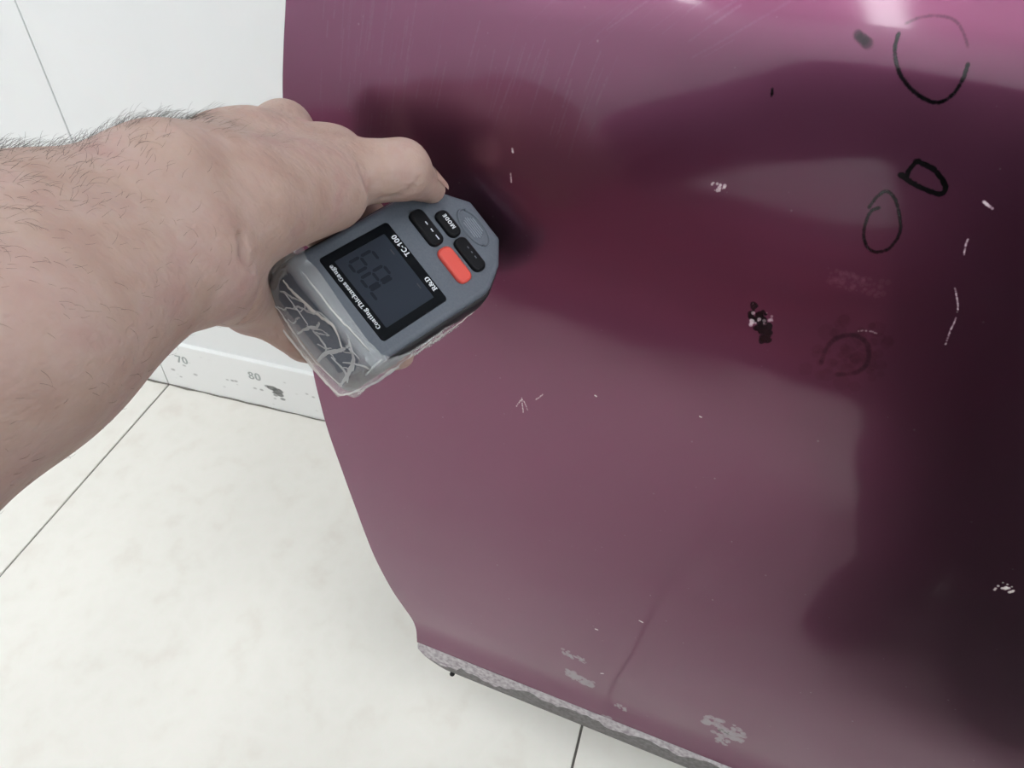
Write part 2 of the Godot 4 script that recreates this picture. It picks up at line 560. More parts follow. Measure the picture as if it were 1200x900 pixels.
	var s := thing("door_stand", "black steel easel holding up the back of the purple door", "stand", where * Transform3D(Basis(), Vector3(0.50, -where.origin.y, -0.26)))
	var leg := begin()
	for x in [-0.14, 0.14]:
		tube(leg, [Vector3(x, 0.012, -0.03), Vector3(x, 0.45, 0.05), Vector3(x, 0.52, 0.10)], [0.011, 0.011, 0.011], 8)
		tube(leg, [Vector3(x, 0.012, 0.10), Vector3(x, 0.42, 0.045)], [0.010, 0.010], 8)
	tube(leg, [Vector3(-0.16, 0.42, 0.045), Vector3(0.16, 0.42, 0.045)], [0.009, 0.009], 8)
	put("frame", done(leg), M.dark_metal, s)

# paint with pen marks, chips, scratches and the streaks of a dusty cloth
var door_marks := {
	"ring1": [[0.1606, 0.1047], [0.1611, 0.0989], [0.1651, 0.0924], [0.1711, 0.0876], [0.1773, 0.0850], [0.1819, 0.0848], [0.1854, 0.0876], [0.1871, 0.0927], [0.1872, 0.0982]],
	"ring1b": [[0.1617, 0.1075], [0.1655, 0.1097], [0.1709, 0.1111], [0.1770, 0.1108], [0.1814, 0.1082], [0.1853, 0.1033]],
	"smudge": [[0.1462, 0.1025], [0.1484, 0.1014], [0.1514, 0.0998]],
	"ring2a": [[0.1810, 0.0635], [0.1796, 0.0603], [0.1793, 0.0574], [0.1769, 0.0579]],
	"ring2": [[0.1774, 0.0583], [0.1813, 0.0562], [0.1869, 0.0546], [0.1929, 0.0538], [0.1947, 0.0558], [0.1924, 0.0589], [0.1882, 0.0619], [0.1839, 0.0633], [0.1809, 0.0638]],
	"ring3": [[0.1734, 0.0446], [0.1708, 0.0424], [0.1704, 0.0375], [0.1711, 0.0330], [0.1739, 0.0286], [0.1777, 0.0273], [0.1818, 0.0293], [0.1837, 0.0336], [0.1838, 0.0382], [0.1813, 0.0439], [0.1778, 0.0492], [0.1739, 0.0511], [0.1713, 0.0483], [0.1697, 0.0439]],
	"ring4": [[0.1712, -0.0262], [0.1713, -0.0188], [0.1740, -0.0129], [0.1793, -0.0098], [0.1850, -0.0107], [0.1886, -0.0155], [0.1893, -0.0221], [0.1857, -0.0271], [0.1790, -0.0296]],
	"chipA": [[0.1074, 0.0400], [0.1099, 0.0401]],
	"hole": [[0.1392, -0.0106], [0.1417, -0.0142], [0.1440, -0.0187]],
	"holeL": [[0.1377, -0.0152], [0.1382, -0.0125]],
	"holeR": [[0.1437, -0.0102], [0.1433, -0.0129]],
	"scr": [[0.2111, 0.0199], [0.2131, 0.0163], [0.2149, 0.0123], [0.2158, 0.0080], [0.2157, 0.0018], [0.2161, -0.0049]],
	"scr2": [[0.2089, 0.0401], [0.2089, 0.0367], [0.2097, 0.0328]],
	"scr3": [[0.2086, 0.0543], [0.2104, 0.0534], [0.2131, 0.0520]],
	"scuff": [[0.1631, 0.0139], [0.1697, 0.0132], [0.1768, 0.0130], [0.1866, 0.0127]],
	"specks": [[0.1808, -0.0077], [0.1846, -0.0063], [0.1889, -0.0063]],
	"star": [[0.2807, -0.1190], [0.2827, -0.1163], [0.2851, -0.1168]],
	"bp1": [[0.0761, -0.3002], [0.0812, -0.3012], [0.0875, -0.3014]],
	"bp2": [[0.0816, -0.3261], [0.0869, -0.3283], [0.0934, -0.3296]],
	"bp3": [[0.1177, -0.3435], [0.1218, -0.3451]],
	"bp4": [[0.1062, -0.3774], [0.1093, -0.3658], [0.1163, -0.3712]],
	"bp5": [[0.1817, -0.3165], [0.1901, -0.3246], [0.1969, -0.3239]],
	"bp5b": [[0.1913, -0.3370], [0.1982, -0.3137]],
	"bp6": [[0.0929, -0.2594], [0.0946, -0.2593]],
	"bp7": [[0.1194, -0.2336], [0.1217, -0.2341]],
	"bp8": [[0.1018, -0.3098], [0.1036, -0.3085]],
	"ast1": [[0.0280, -0.0965], [0.0311, -0.0910], [0.0346, -0.0966]],
	"ast2": [[0.0305, -0.0900], [0.0324, -0.0996]],
	"ast3": [[0.0389, -0.0884], [0.0424, -0.0840]],
	"dot": [[0.0706, -0.0754], [0.0716, -0.0756]],
	"dot2": [[0.1250, -0.0701], [0.1259, -0.0703]],
	"dot3": [[0.0122, 0.0390], [0.0128, 0.0376]],
	"dot4": [[0.0127, 0.0280], [0.0136, 0.0238]],
	"tick": [[0.1206, 0.0804], [0.1210, 0.0780]],
}

func pix(p) -> Vector2:
	return uv_at(p[0], p[1]) * 2048.0

func stroke(im: Image, pts: Array, w: float, c: Color, a: float, patchy := 0.0):
	for i in pts.size() - 1:
		var p := pix(pts[i])
		var q := pix(pts[i + 1])
		var steps := int(p.distance_to(q) / maxf(w * 0.35, 1.0)) + 1
		for k in steps + 1:
			if patchy > 0.0 and rng.randf() < patchy: continue
			blot(im, p.lerp(q, k / float(steps)) + Vector2(rng.randf_range(-0.5, 0.5), rng.randf_range(-0.5, 0.5)), w * 0.5 * rng.randf_range(0.85, 1.1), c, a)

func curve_pts(pts: Array, closed := false) -> Array:
	var out := []
	var n := pts.size()
	for i in n - 1:
		for k in 6:
			var a: Array = pts[maxi(i - 1, 0)]
			var d: Array = pts[mini(i + 2, n - 1)]
			var v := Vector2(pts[i][0], pts[i][1]).cubic_interpolate(Vector2(pts[i + 1][0], pts[i + 1][1]), Vector2(a[0], a[1]), Vector2(d[0], d[1]), k / 6.0)
			out.append([v.x, v.y])
	out.append(pts[n - 1])
	return out

func patch(im: Image, pts: Array, r: float, c: Color, a: float, count: int):
	for k in count:
		var i := rng.randi() % pts.size()
		blot(im, pix(pts[i]) + Vector2(rng.randf_range(-r, r), rng.randf_range(-r, r)), rng.randf_range(r * 0.14, r * 0.5), c, a)

const PURPLE := Color(0.465, 0.26, 0.37)

func door_paint() -> Array:
	var im := Image.create(2048, 2048, false, Image.FORMAT_RGB8)
	im.fill(PURPLE)
	bare = Image.create(2048, 2048, false, Image.FORMAT_L8)
	bare.fill(Color.WHITE)
	var dust := Color(0.56, 0.44, 0.53)
	# cloth streaks: bundles of fine, nearly upright lines
	for e in [[0.0, 0.052, 0.040, 0.072, 0.006, 60], [-0.094, -0.046, 0.02, 0.096, 0.002, 80], [0.01, 0.10, 0.085, 0.104, 0.03, 26], [-0.05, 0.0, 0.045, 0.08, 0.004, 22]]:
		for k in e[5]:
			var u := rng.randf_range(e[0], e[1])
			var v0 := rng.randf_range(e[2], e[3])
			var l := rng.randf_range(0.006, 0.024)
			var lean: float = e[4] * rng.randf_range(0.6, 1.2)
			stroke(im, [[u, v0], [u + lean * l / 0.024, minf(v0 + l, 0.13)]], rng.randf_range(1.0, 4.5), dust, rng.randf_range(0.03, 0.13), 0.15)
	for k in 260:
		blot(im, Vector2(rng.randf() * 2048, rng.randf() * 2048), rng.randf_range(0.8, 2.0), Color(0.62, 0.52, 0.58), rng.randf_range(0.1, 0.5))
	var ink := Color(0.055, 0.04, 0.06)
	var m := door_marks
	for e in [["ring1", 5.5, 0.5], ["ring1b", 4.0, 0.08], ["smudge", 14.0, 0.12], ["ring2a", 6.5, 0.7], ["ring2", 7.0, 0.75], ["ring3", 5.0, 0.4], ["ring4", 9.0, 0.07]]:
		stroke(im, curve_pts(m[e[0]]), e[1], ink, e[2], 0.1)
	patch(im, m.ring4, 30, Color(0.16, 0.10, 0.13), 0.08, 60)
	var chip := Color(0.86, 0.80, 0.82)
	patch(im, m.chipA, 7, chip, 0.9, 16)
	patch(im, m.hole, 15, Color(0.07, 0.07, 0.08), 0.95, 46)
	patch(im, m.holeL, 9, chip, 0.8, 9)
	patch(im, m.holeR, 8, chip, 0.6, 8)
	for e in [["scr", 3.0, 0.6], ["scr2", 3.0, 0.55], ["scr3", 4.5, 0.6], ["specks", 3.0, 0.7], ["ast1", 2.2, 0.5], ["ast2", 2.2, 0.5], ["ast3", 2.6, 0.55], ["dot", 2.6, 0.2], ["dot2", 2.2, 0.2], ["dot3", 3.6, 0.2], ["dot4", 2.4, 0.5], ["bp6", 4.0, 0.2], ["bp7", 4.0, 0.2], ["bp8", 4.0, 0.2]]:
		stroke(im, curve_pts(m[e[0]]), e[1], chip, 0.7, e[2])
	stroke(im, m.tick, 4.0, ink, 0.6)
	for k in 90:
		var i: int = rng.randi() % 3
		var p := pix(m.scuff[i]).lerp(pix(m.scuff[i + 1]), rng.randf()) + Vector2(rng.randf_range(-8, 8), rng.randf_range(-14, 14))
		blot(im, p, rng.randf_range(1.5, 5.0), Color(0.60, 0.40, 0.50), 0.22)
	patch(im, m.star, 9, Color(0.95, 0.93, 0.9), 0.95, 14)
	var primer := Color(0.56, 0.50, 0.54)
	for e in [["bp1", 13, 40], ["bp2", 17, 110], ["bp3", 9, 24], ["bp4", 22, 60], ["bp5", 24, 70], ["bp5b", 16, 40]]:
		patch(im, m[e[0]], e[1], primer, 0.75, e[2])
	patch(im, [m.bp5[1]], 14, Color(0.25, 0.2, 0.23), 0.8, 7)
	return [ImageTexture.create_from_image(im), ImageTexture.create_from_image(bare)]

# ------------------------------------------------------------------ the gauge: a along it towards its tip, b across to its right side, n out of its face (mm)
func g3(a: float, b: float, n: float) -> Vector3:
	return Vector3(-b, -a, n) * 0.001

# ring of the case at height n: base end at a0, widest half width w, scaled in by inset
func case_ring(n: float, base: float, w: float, inset: float, r := 6.0) -> PackedVector3Array:
	var o := outline([Vector2(base, -w + 1.0), Vector2(60, -w), Vector2(74, -w * 0.745), Vector2(84.2, -w * 0.385), Vector2(84.2, w * 0.385), Vector2(74, w * 0.745), Vector2(60, w), Vector2(base, w - 1.0)], [r, 14, 8, 3, 3, 8, 14, r], inset)
	var out := PackedVector3Array()
	for p in o: out.append(g3(p.x, p.y, n))
	return out

func plate(poly: Array, radii: Array, n0: float, n1: float, bevel: float, steps := 5) -> ArrayMesh:
	var st := begin()
	var rings := []
	for e in [[n0, 0.0], [n1 - bevel, 0.0], [n1 - bevel * 0.3, bevel * 0.3], [n1, bevel]]:
		var ring := PackedVector3Array()
		for p in outline(poly, radii, e[1], steps): ring.append(g3(p.x, p.y, e[0]))
		rings.append(ring)
	loft(st, rings)
	return done(st)

func rect(a0: float, a1: float, b0: float, b1: float) -> Array:
	return [Vector2(a0, b0), Vector2(a1, b0), Vector2(a1, b1), Vector2(a0, b1)]

func gauge():
	var where := Transform3D(Basis(Vector3(-0.6165, 0.5697, -0.5435), Vector3(-0.6601, 0.0021, 0.7511), Vector3(0.4291, 0.8219, 0.3748)).orthonormalized(), Vector3(-0.0675, 0.5017, -0.2663))
	var t := thing("coating_gauge", "grey handheld coating thickness gauge with dark screen, held against the purple door", "gauge", where)
	var dark := tri_map(plain(Color.WHITE, 0.5), noise_tex(0.05, [Color(0.095, 0.10, 0.115), Color(0.125, 0.13, 0.145)], [0.3, 0.7], 51), 20.0)
	var grey := tri_map(plain(Color.WHITE, 0.5), noise_tex(0.06, [Color(0.325, 0.355, 0.395), Color(0.36, 0.385, 0.42)], [0.3, 0.7], 52), 24.0)
	var black := plain(Color(0.02, 0.035, 0.055), 0.42, 0.0, 0.22)
	var rubber := plain(Color(0.05, 0.058, 0.072), 0.5, 0.0, 0.3)
	var print_ := plain(Color(0.86, 0.88, 0.90), 0.6)
	# case
	var st := begin()
	loft(st, [case_ring(-23, -17.5, 31.5, 5), case_ring(-22.3, -19, 31.5, 2.5), case_ring(-20, -20.2, 31.5, 0.8), case_ring(-14, -18.4, 31.5, 0.0), case_ring(-6, -15.8, 31.5, 0.5), case_ring(-3.6, -14.9, 31.2, 1.2), case_ring(-3.3, -14.7, 31, 2.0)])
	put("case", done(st), dark, t)
	st = begin()
	loft(st, [case_ring(-4.0, -15.2, 30, 1.4), case_ring(-3.0, -15.2, 30, 0.7), case_ring(-1.8, -14.6, 30, 0.8), case_ring(-0.8, -13.6, 30, 1.3), case_ring(-0.2, -12.6, 30, 2.2), case_ring(0.0, -11.4, 30, 3.4)])
	put("face_plate", done(st), grey, t)
	# the base end, grey like the face
	st = begin()
	var cap := []
	for e in [[-1.4, -14.7, 25.5], [-3.6, -15.3, 27.0], [-6, -16.3, 28.0], [-14, -18.9, 28.5], [-19.5, -20.6, 28.0], [-21.6, -19.8, 26.5]]:
		var row := []
		for k in 21:
			var b: float = lerpf(-e[2], e[2], k / 20.0)
			row.append(g3(e[1] + 2.2 * pow(absf(k / 10.0 - 1.0), 8.0), b, e[0]))
		cap.append(row)
	for i in cap.size() - 1:
		for k in 20: quad(st, cap[i][k], cap[i][k + 1], cap[i + 1][k + 1], cap[i + 1][k], g3(-1, 0, 0.1))
	put("end_cap", done(st), grey, t)
	st = begin()
	var rings := []
	for e in [[83.0, 6.5], [86.0, 6.3], [87.2, 5.4], [87.6, 3.0]]:
		var ring := PackedVector3Array()
		for k in 20: ring.append(g3(e[0], cos(TAU * k / 20) * e[1], -12.5 + sin(TAU * k / 20) * e[1]))
		rings.append(ring)
	loft(st, rings)
	put("probe", done(st), plain(Color(0.10, 0.10, 0.11), 0.35, 0.6), t)
	# screen surround: a frame with a sunk display
	st = begin(false)
	var outer := outline(rect(-0.6, 38.4, -22.2, 22.2), [1.8, 1.8, 1.8, 1.8], 0.0)
	var outer2 := outline(rect(-0.6, 38.4, -22.2, 22.2), [1.8, 1.8, 1.8, 1.8], 0.3)
	var inner := outline(rect(4.8, 33.2, -17.8, 17.8), [0.5, 0.5, 0.5, 0.5], 0.0)
	for k in outer.size():
		var l := (k + 1) % outer.size()
		var P := [outer[k], outer[l], outer2[l], outer2[k], inner[l], inner[k]]
		quad(st, g3(P[0].x, P[0].y, -0.1), g3(P[1].x, P[1].y, -0.1), g3(P[2].x, P[2].y, 0.3), g3(P[3].x, P[3].y, 0.3), g3(P[0].x - 19, P[0].y, 0.0))
		quad(st, g3(P[3].x, P[3].y, 0.3), g3(P[2].x, P[2].y, 0.3), g3(P[4].x, P[4].y, 0.3), g3(P[5].x, P[5].y, 0.3), Vector3.BACK)
		quad(st, g3(P[5].x, P[5].y, 0.3), g3(P[4].x, P[4].y, 0.3), g3(P[4].x, P[4].y, -0.5), g3(P[5].x, P[5].y, -0.5), -g3(P[5].x - 19, P[5].y, 0.0))
	var surround := put("screen_surround", done(st), black, t)
	var lcd := put("display", plate(rect(4.6, 33.4, -18, 18), [0.5, 0.5, 0.5, 0.5], -0.4, 0.12, 0.05), plain(Color(0.165, 0.19, 0.23), 0.4, 0.0, 0.25), t)
	tag(lcd, "dark grey liquid crystal display reading 789")
	var seg := plain(Color(0.10, 0.115, 0.155), 0.5, 0.0, 0.25)
	for e in [[3.4, "abc"], [-3.3, "abcdefg"], [-11.6, "abcdfg"]]:
		put("digit", seven(e[0], e[1]), seg, lcd)
	st = begin()
	for b in [-9.0, 10.0]:
		quad(st, g3(30.4, b - 1.4, 0.135), g3(30.4, b + 1.4, 0.135), g3(31.0, b + 1.4, 0.135), g3(31.0, b - 1.4, 0.135), Vector3.BACK)
	put("small_sign", done(st), plain(Color(0.17, 0.18, 0.21), 0.5), lcd)
	for e in [["Coating Thickness Gauge", 33.5, 2.0, -0.4, "Droid Serif"], ["R&D", 7.2, 36.1, 12.0, "Droid Serif"], ["TC-100", 11.2, 36.1, -9.6, "Droid Sans"]]:
		var w := text("lettering", e[0], e[1] * 0.001, e[4], print_, surround)
		w.position = g3(e[2], e[3], 0.36)
	# keys
	var orange := plain(Color(0.82, 0.31, 0.27), 0.45)
	for e in [[52.6, -10.6, 19.5, 8.4, "black"], [63.6, -7.2, 14.5, 7.6, "black"], [62.6, 10.2, 18.6, 7.8, "black"], [52.3, 10.6, 19.2, 8.4, "red"]]:
		var a: float = e[0]
		var b: float = e[1]
		var hb: float = e[2] / 2
		var ha: float = e[3] / 2
		var key := put("button", plate(rect(a - ha, a + ha, b - hb, b + hb), [3.2, 3.2, 3.2, 3.2], -0.2, 1.9, 1.1, 6), orange if e[4] == "red" else rubber, t)
		tag(key, "orange-red oblong button" if e[4] == "red" else "")
		if a == 63.6:
			text("legend", "MODE", 0.0078, "Droid Sans", print_, key).position = g3(64.2, b - 0.4, 1.98)
		elif e[4] == "black":
			st = begin()
			for k in ([[-2.5, 1.8], [1.6, 1.8], [5.2, 2.6]] if a < 60 else [[-3.5, 1.2], [-0.6, 1.0], [2.0, 1.4]]):
				var y: float = b + k[0]
				quad(st, g3(a + 0.6, y, 1.93), g3(a + 0.6, y + k[1], 1.93), g3(a + 1.2, y + k[1], 1.93), g3(a + 1.2, y, 1.93), Vector3.BACK)
			put("legend", done(st), print_ if a < 60 else plain(Color(0.35, 0.37, 0.4), 0.6), key)
	# sounder: an oval lip round raised ribs
	st = begin()
	var lip := []
	for k in 29:
		var w := TAU * k / 28
		lip.append(g3(74.4 + cos(w) * 5.2, 0.4 + sin(w) * 10.5, 0.0))
	var lr := []
	lr.resize(29)
	lr.fill(0.00055)
	tube(st, lip, lr, 8)
	put("sounder_lip", done(st), grey, t)
	var rib_mat := plain(Color(0.52, 0.55, 0.59), 0.45)
	for k in 6:
		var a := 71.6 + k * 1.15
		var h := 6.2 - absf(k - 2.2) * 0.8
		put("sounder_rib", plate(rect(a - 0.25, a + 0.25, -h + 0.2, h + 0.2), [0.2, 0.2, 0.2, 0.2], -0.1, 0.45, 0.15, 3), rib_mat, t)
	film_wrap(t)

func seven(b: float, on: String) -> ArrayMesh:
	# a seven-segment figure: text runs towards -b, its top towards the base (-a)
	var st := begin(false)
	var w := 5.4
	var top := 9.6
	var low := 22.8
	var mid := (top + low) / 2
	var x0 := b + w / 2
	var x1 := b - w / 2
	var S := {"a": [top, x0, top, x1], "g": [mid, x0, mid, x1], "d": [low, x0, low, x1], "f": [top, x0, mid, x0], "b": [top, x1, mid, x1], "e": [mid, x0, low, x0], "c": [mid, x1, low, x1]}
	for k in on:
		var s: Array = S[k]
		var p := Vector2(s[0], s[1])
		var q := Vector2(s[2], s[3])
		var d := (q - p).normalized()
		var o := Vector2(-d.y, d.x) * 0.75
		p += d * 0.35
		q -= d * 0.35
		var P := [p - o * 0.6 + d * 0.5, p, p + o + d * 0.7, q + o - d * 0.7, q, q - o - d * 0.7]
		P[0] = p - o + d * 0.7
		for i in range(1, 5):
			tri(st, g3(P[0].x, P[0].y, 0.14), g3(P[i].x, P[i].y, 0.14), g3(P[i + 1].x, P[i + 1].y, 0.14), Vector3.BACK)
	return done(st)

# crinkled clear film round the base of the gauge
func film_wrap(t: Node3D):
	var film := plain(Color(0.93, 0.95, 0.95, 0.20), 0.16)
	film.transparency = BaseMaterial3D.TRANSPARENCY_ALPHA
	var noise := FastNoiseLite.new()
	noise.seed = 7
	noise.frequency = 0.09
	noise.fractal_octaves = 3
	var st := begin(false)
	var rows := 30
	var cols := 72
	var grid := []
	for i in rows + 1:
		var row := []
		for k in cols:
			var w := TAU * k / cols
			var c := cos(w)
			var s := sin(w)
			# how far up the case the film reaches on this side: short on the face, long on the right side
			var reach := 2.0 - 7.0 * maxf(s, 0.0) + 56.0 * pow(maxf(c, 0.0), 3.0) * clampf(0.7 - s, 0.0, 1.0) + 3.0 * noise.get_noise_2d(k * 4.0, 3.0)
			var a := lerpf(-21.4, reach, pow(i / float(rows), 1.15))
			var top := 1.0 if a > -12.6 else lerpf(1.0, -22.5, (-12.6 - a) / 9.4)
			var bot := -24.6
			var half := 31.6 if a < 60 else 29.0
			if a > 58: half = lerpf(31.6, 24.0, (a - 58.0) / 14.0)
			if a < -16: half = lerpf(31.6, 26.5, (-16.0 - a) / 5.4)
			var hn := (top - bot) / 2
			var e := 0.22
			var bb := half * signf(c) * pow(absf(c), e)
			var nn := (top + bot) / 2 + hn * signf(s) * pow(absf(s), e)
			var puff := 0.5 + 1.5 * noise.get_noise_3d(a * 1.6, bb * 1.6, nn * 2.0)
			row.append(g3(a, bb + c * puff, nn + s * maxf(puff, -0.2)))
		grid.append(row)
	for i in rows:
		for k in cols:
			var l := (k + 1) % cols
			quad(st, grid[i][k], grid[i][l], grid[i + 1][l], grid[i + 1][k], grid[i][k] - g3(10, 0, -12))
	var c0 := g3(-21.8, 0, -23.2)
	for k in cols: tri(st, c0, grid[0][k], grid[0][(k + 1) % cols], g3(-1, 0, 0))
	var f := put("plastic_wrap", done(st), film, t)
	tag(f, "crinkled clear plastic film round the base")
	var milky := plain(Color(0.88, 0.90, 0.90, 0.52), 0.3)
	milky.transparency = BaseMaterial3D.TRANSPARENCY_ALPHA
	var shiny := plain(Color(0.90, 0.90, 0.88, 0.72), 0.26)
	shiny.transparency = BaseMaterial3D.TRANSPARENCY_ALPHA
	# folds: [width in mm, bright?, points]
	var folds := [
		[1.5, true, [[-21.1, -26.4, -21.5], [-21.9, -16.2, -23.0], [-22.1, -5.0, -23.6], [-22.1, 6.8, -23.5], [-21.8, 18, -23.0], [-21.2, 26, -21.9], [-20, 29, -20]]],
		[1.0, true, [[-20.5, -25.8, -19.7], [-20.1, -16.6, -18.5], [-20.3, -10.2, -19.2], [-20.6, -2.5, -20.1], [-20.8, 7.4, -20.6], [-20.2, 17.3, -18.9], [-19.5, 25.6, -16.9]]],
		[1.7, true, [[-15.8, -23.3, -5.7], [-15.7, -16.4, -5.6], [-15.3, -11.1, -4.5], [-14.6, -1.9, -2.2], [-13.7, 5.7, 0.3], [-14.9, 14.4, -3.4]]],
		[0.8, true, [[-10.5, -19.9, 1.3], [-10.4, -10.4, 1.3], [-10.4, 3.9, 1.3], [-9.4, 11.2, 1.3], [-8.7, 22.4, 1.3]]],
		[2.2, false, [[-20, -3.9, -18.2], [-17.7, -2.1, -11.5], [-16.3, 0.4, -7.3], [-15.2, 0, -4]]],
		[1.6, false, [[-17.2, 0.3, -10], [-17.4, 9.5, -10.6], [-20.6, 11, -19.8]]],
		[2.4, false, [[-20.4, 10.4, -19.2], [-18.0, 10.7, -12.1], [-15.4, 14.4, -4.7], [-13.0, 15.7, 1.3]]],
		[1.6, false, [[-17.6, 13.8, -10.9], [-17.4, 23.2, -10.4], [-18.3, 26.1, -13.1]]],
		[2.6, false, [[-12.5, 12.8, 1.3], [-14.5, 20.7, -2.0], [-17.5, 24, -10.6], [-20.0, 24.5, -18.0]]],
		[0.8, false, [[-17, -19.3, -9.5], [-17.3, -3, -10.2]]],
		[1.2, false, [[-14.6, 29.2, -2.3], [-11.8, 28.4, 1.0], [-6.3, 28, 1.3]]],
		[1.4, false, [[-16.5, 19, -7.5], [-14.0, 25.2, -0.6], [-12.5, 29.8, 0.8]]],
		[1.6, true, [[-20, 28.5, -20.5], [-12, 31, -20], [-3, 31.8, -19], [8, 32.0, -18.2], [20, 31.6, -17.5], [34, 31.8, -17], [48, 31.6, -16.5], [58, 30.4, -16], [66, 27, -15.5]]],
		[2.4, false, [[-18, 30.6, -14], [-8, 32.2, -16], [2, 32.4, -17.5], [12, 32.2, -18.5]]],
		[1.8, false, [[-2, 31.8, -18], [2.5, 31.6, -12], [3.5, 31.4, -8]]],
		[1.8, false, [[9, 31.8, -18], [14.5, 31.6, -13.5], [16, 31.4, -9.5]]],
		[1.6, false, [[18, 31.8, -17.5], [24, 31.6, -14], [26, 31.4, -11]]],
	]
	for k in 13:
		var b0 := rng.randf_range(-24, 24)
		var n0 := rng.randf_range(-20, -3)
		var l := []
		for j in 4:
			var nn := clampf(n0 + rng.randf_range(-1.2, 1.2) + j * 2.0, -21, 0.5)
			l.append([-13.2 - (1.2 - nn) * 0.36, b0 + j * rng.randf_range(0.6, 3.6), nn])
		folds.append([rng.randf_range(0.7, 1.6), false, l])
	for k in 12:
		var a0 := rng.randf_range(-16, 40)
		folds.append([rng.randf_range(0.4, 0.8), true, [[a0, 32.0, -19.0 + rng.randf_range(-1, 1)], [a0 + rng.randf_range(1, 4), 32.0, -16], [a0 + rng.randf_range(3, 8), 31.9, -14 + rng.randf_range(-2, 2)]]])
	for e in folds:
		var pts := []
		for p in e[2]: pts.append(Vector3(p[0] - (0.5 if p[2] < 0.9 else 0.0), p[1], p[2]))
		var fine := []
		for i in pts.size() - 1:
			for k in 5:
				fine.append(pts[i].cubic_interpolate(pts[i + 1], pts[maxi(i - 1, 0)], pts[mini(i + 2, pts.size() - 1)], k / 5.0) + Vector3(rng.randf_range(-0.2, 0.2), rng.randf_range(-0.25, 0.25), rng.randf_range(-0.1, 0.1)))
		fine.append(pts[-1])
		st = begin()
		var prev := []
		for i in fine.size():
			var p: Vector3 = fine[i]
			var d: Vector3 = (fine[mini(i + 1, fine.size() - 1)] - fine[maxi(i - 1, 0)]).normalized()
			var out := Vector3(0, 0, 1) if p.z > 0.9 else (Vector3(0.1, 1, 0.15) if p.y > 28.0 and p.x > -14 else Vector3(-0.94, 0, 0.34))
			var side := d.cross(out).normalized()
			var taper := sin(PI * clampf((i + 0.6) / (fine.size() + 0.2), 0, 1))
			var hw: float = e[0] * (0.5 if e[1] else 0.36) * (0.35 + 0.65 * taper) * rng.randf_range(0.75, 1.25)
			var up: Vector3 = out.normalized() * 0.45
			var row := [p - side * hw, p + up, p + side * hw]
			if prev:
				for j in 2:
					var q := [prev[j], row[j], row[j + 1], prev[j + 1]]
					var o := g3(out.x, out.y, out.z)
					quad(st, g3(q[0].x, q[0].y, q[0].z), g3(q[1].x, q[1].y, q[1].z), g3(q[2].x, q[2].y, q[2].z), g3(q[3].x, q[3].y, q[3].z), o)
			prev = row
		put("fold", done(st), shiny if e[1] else milky, f)

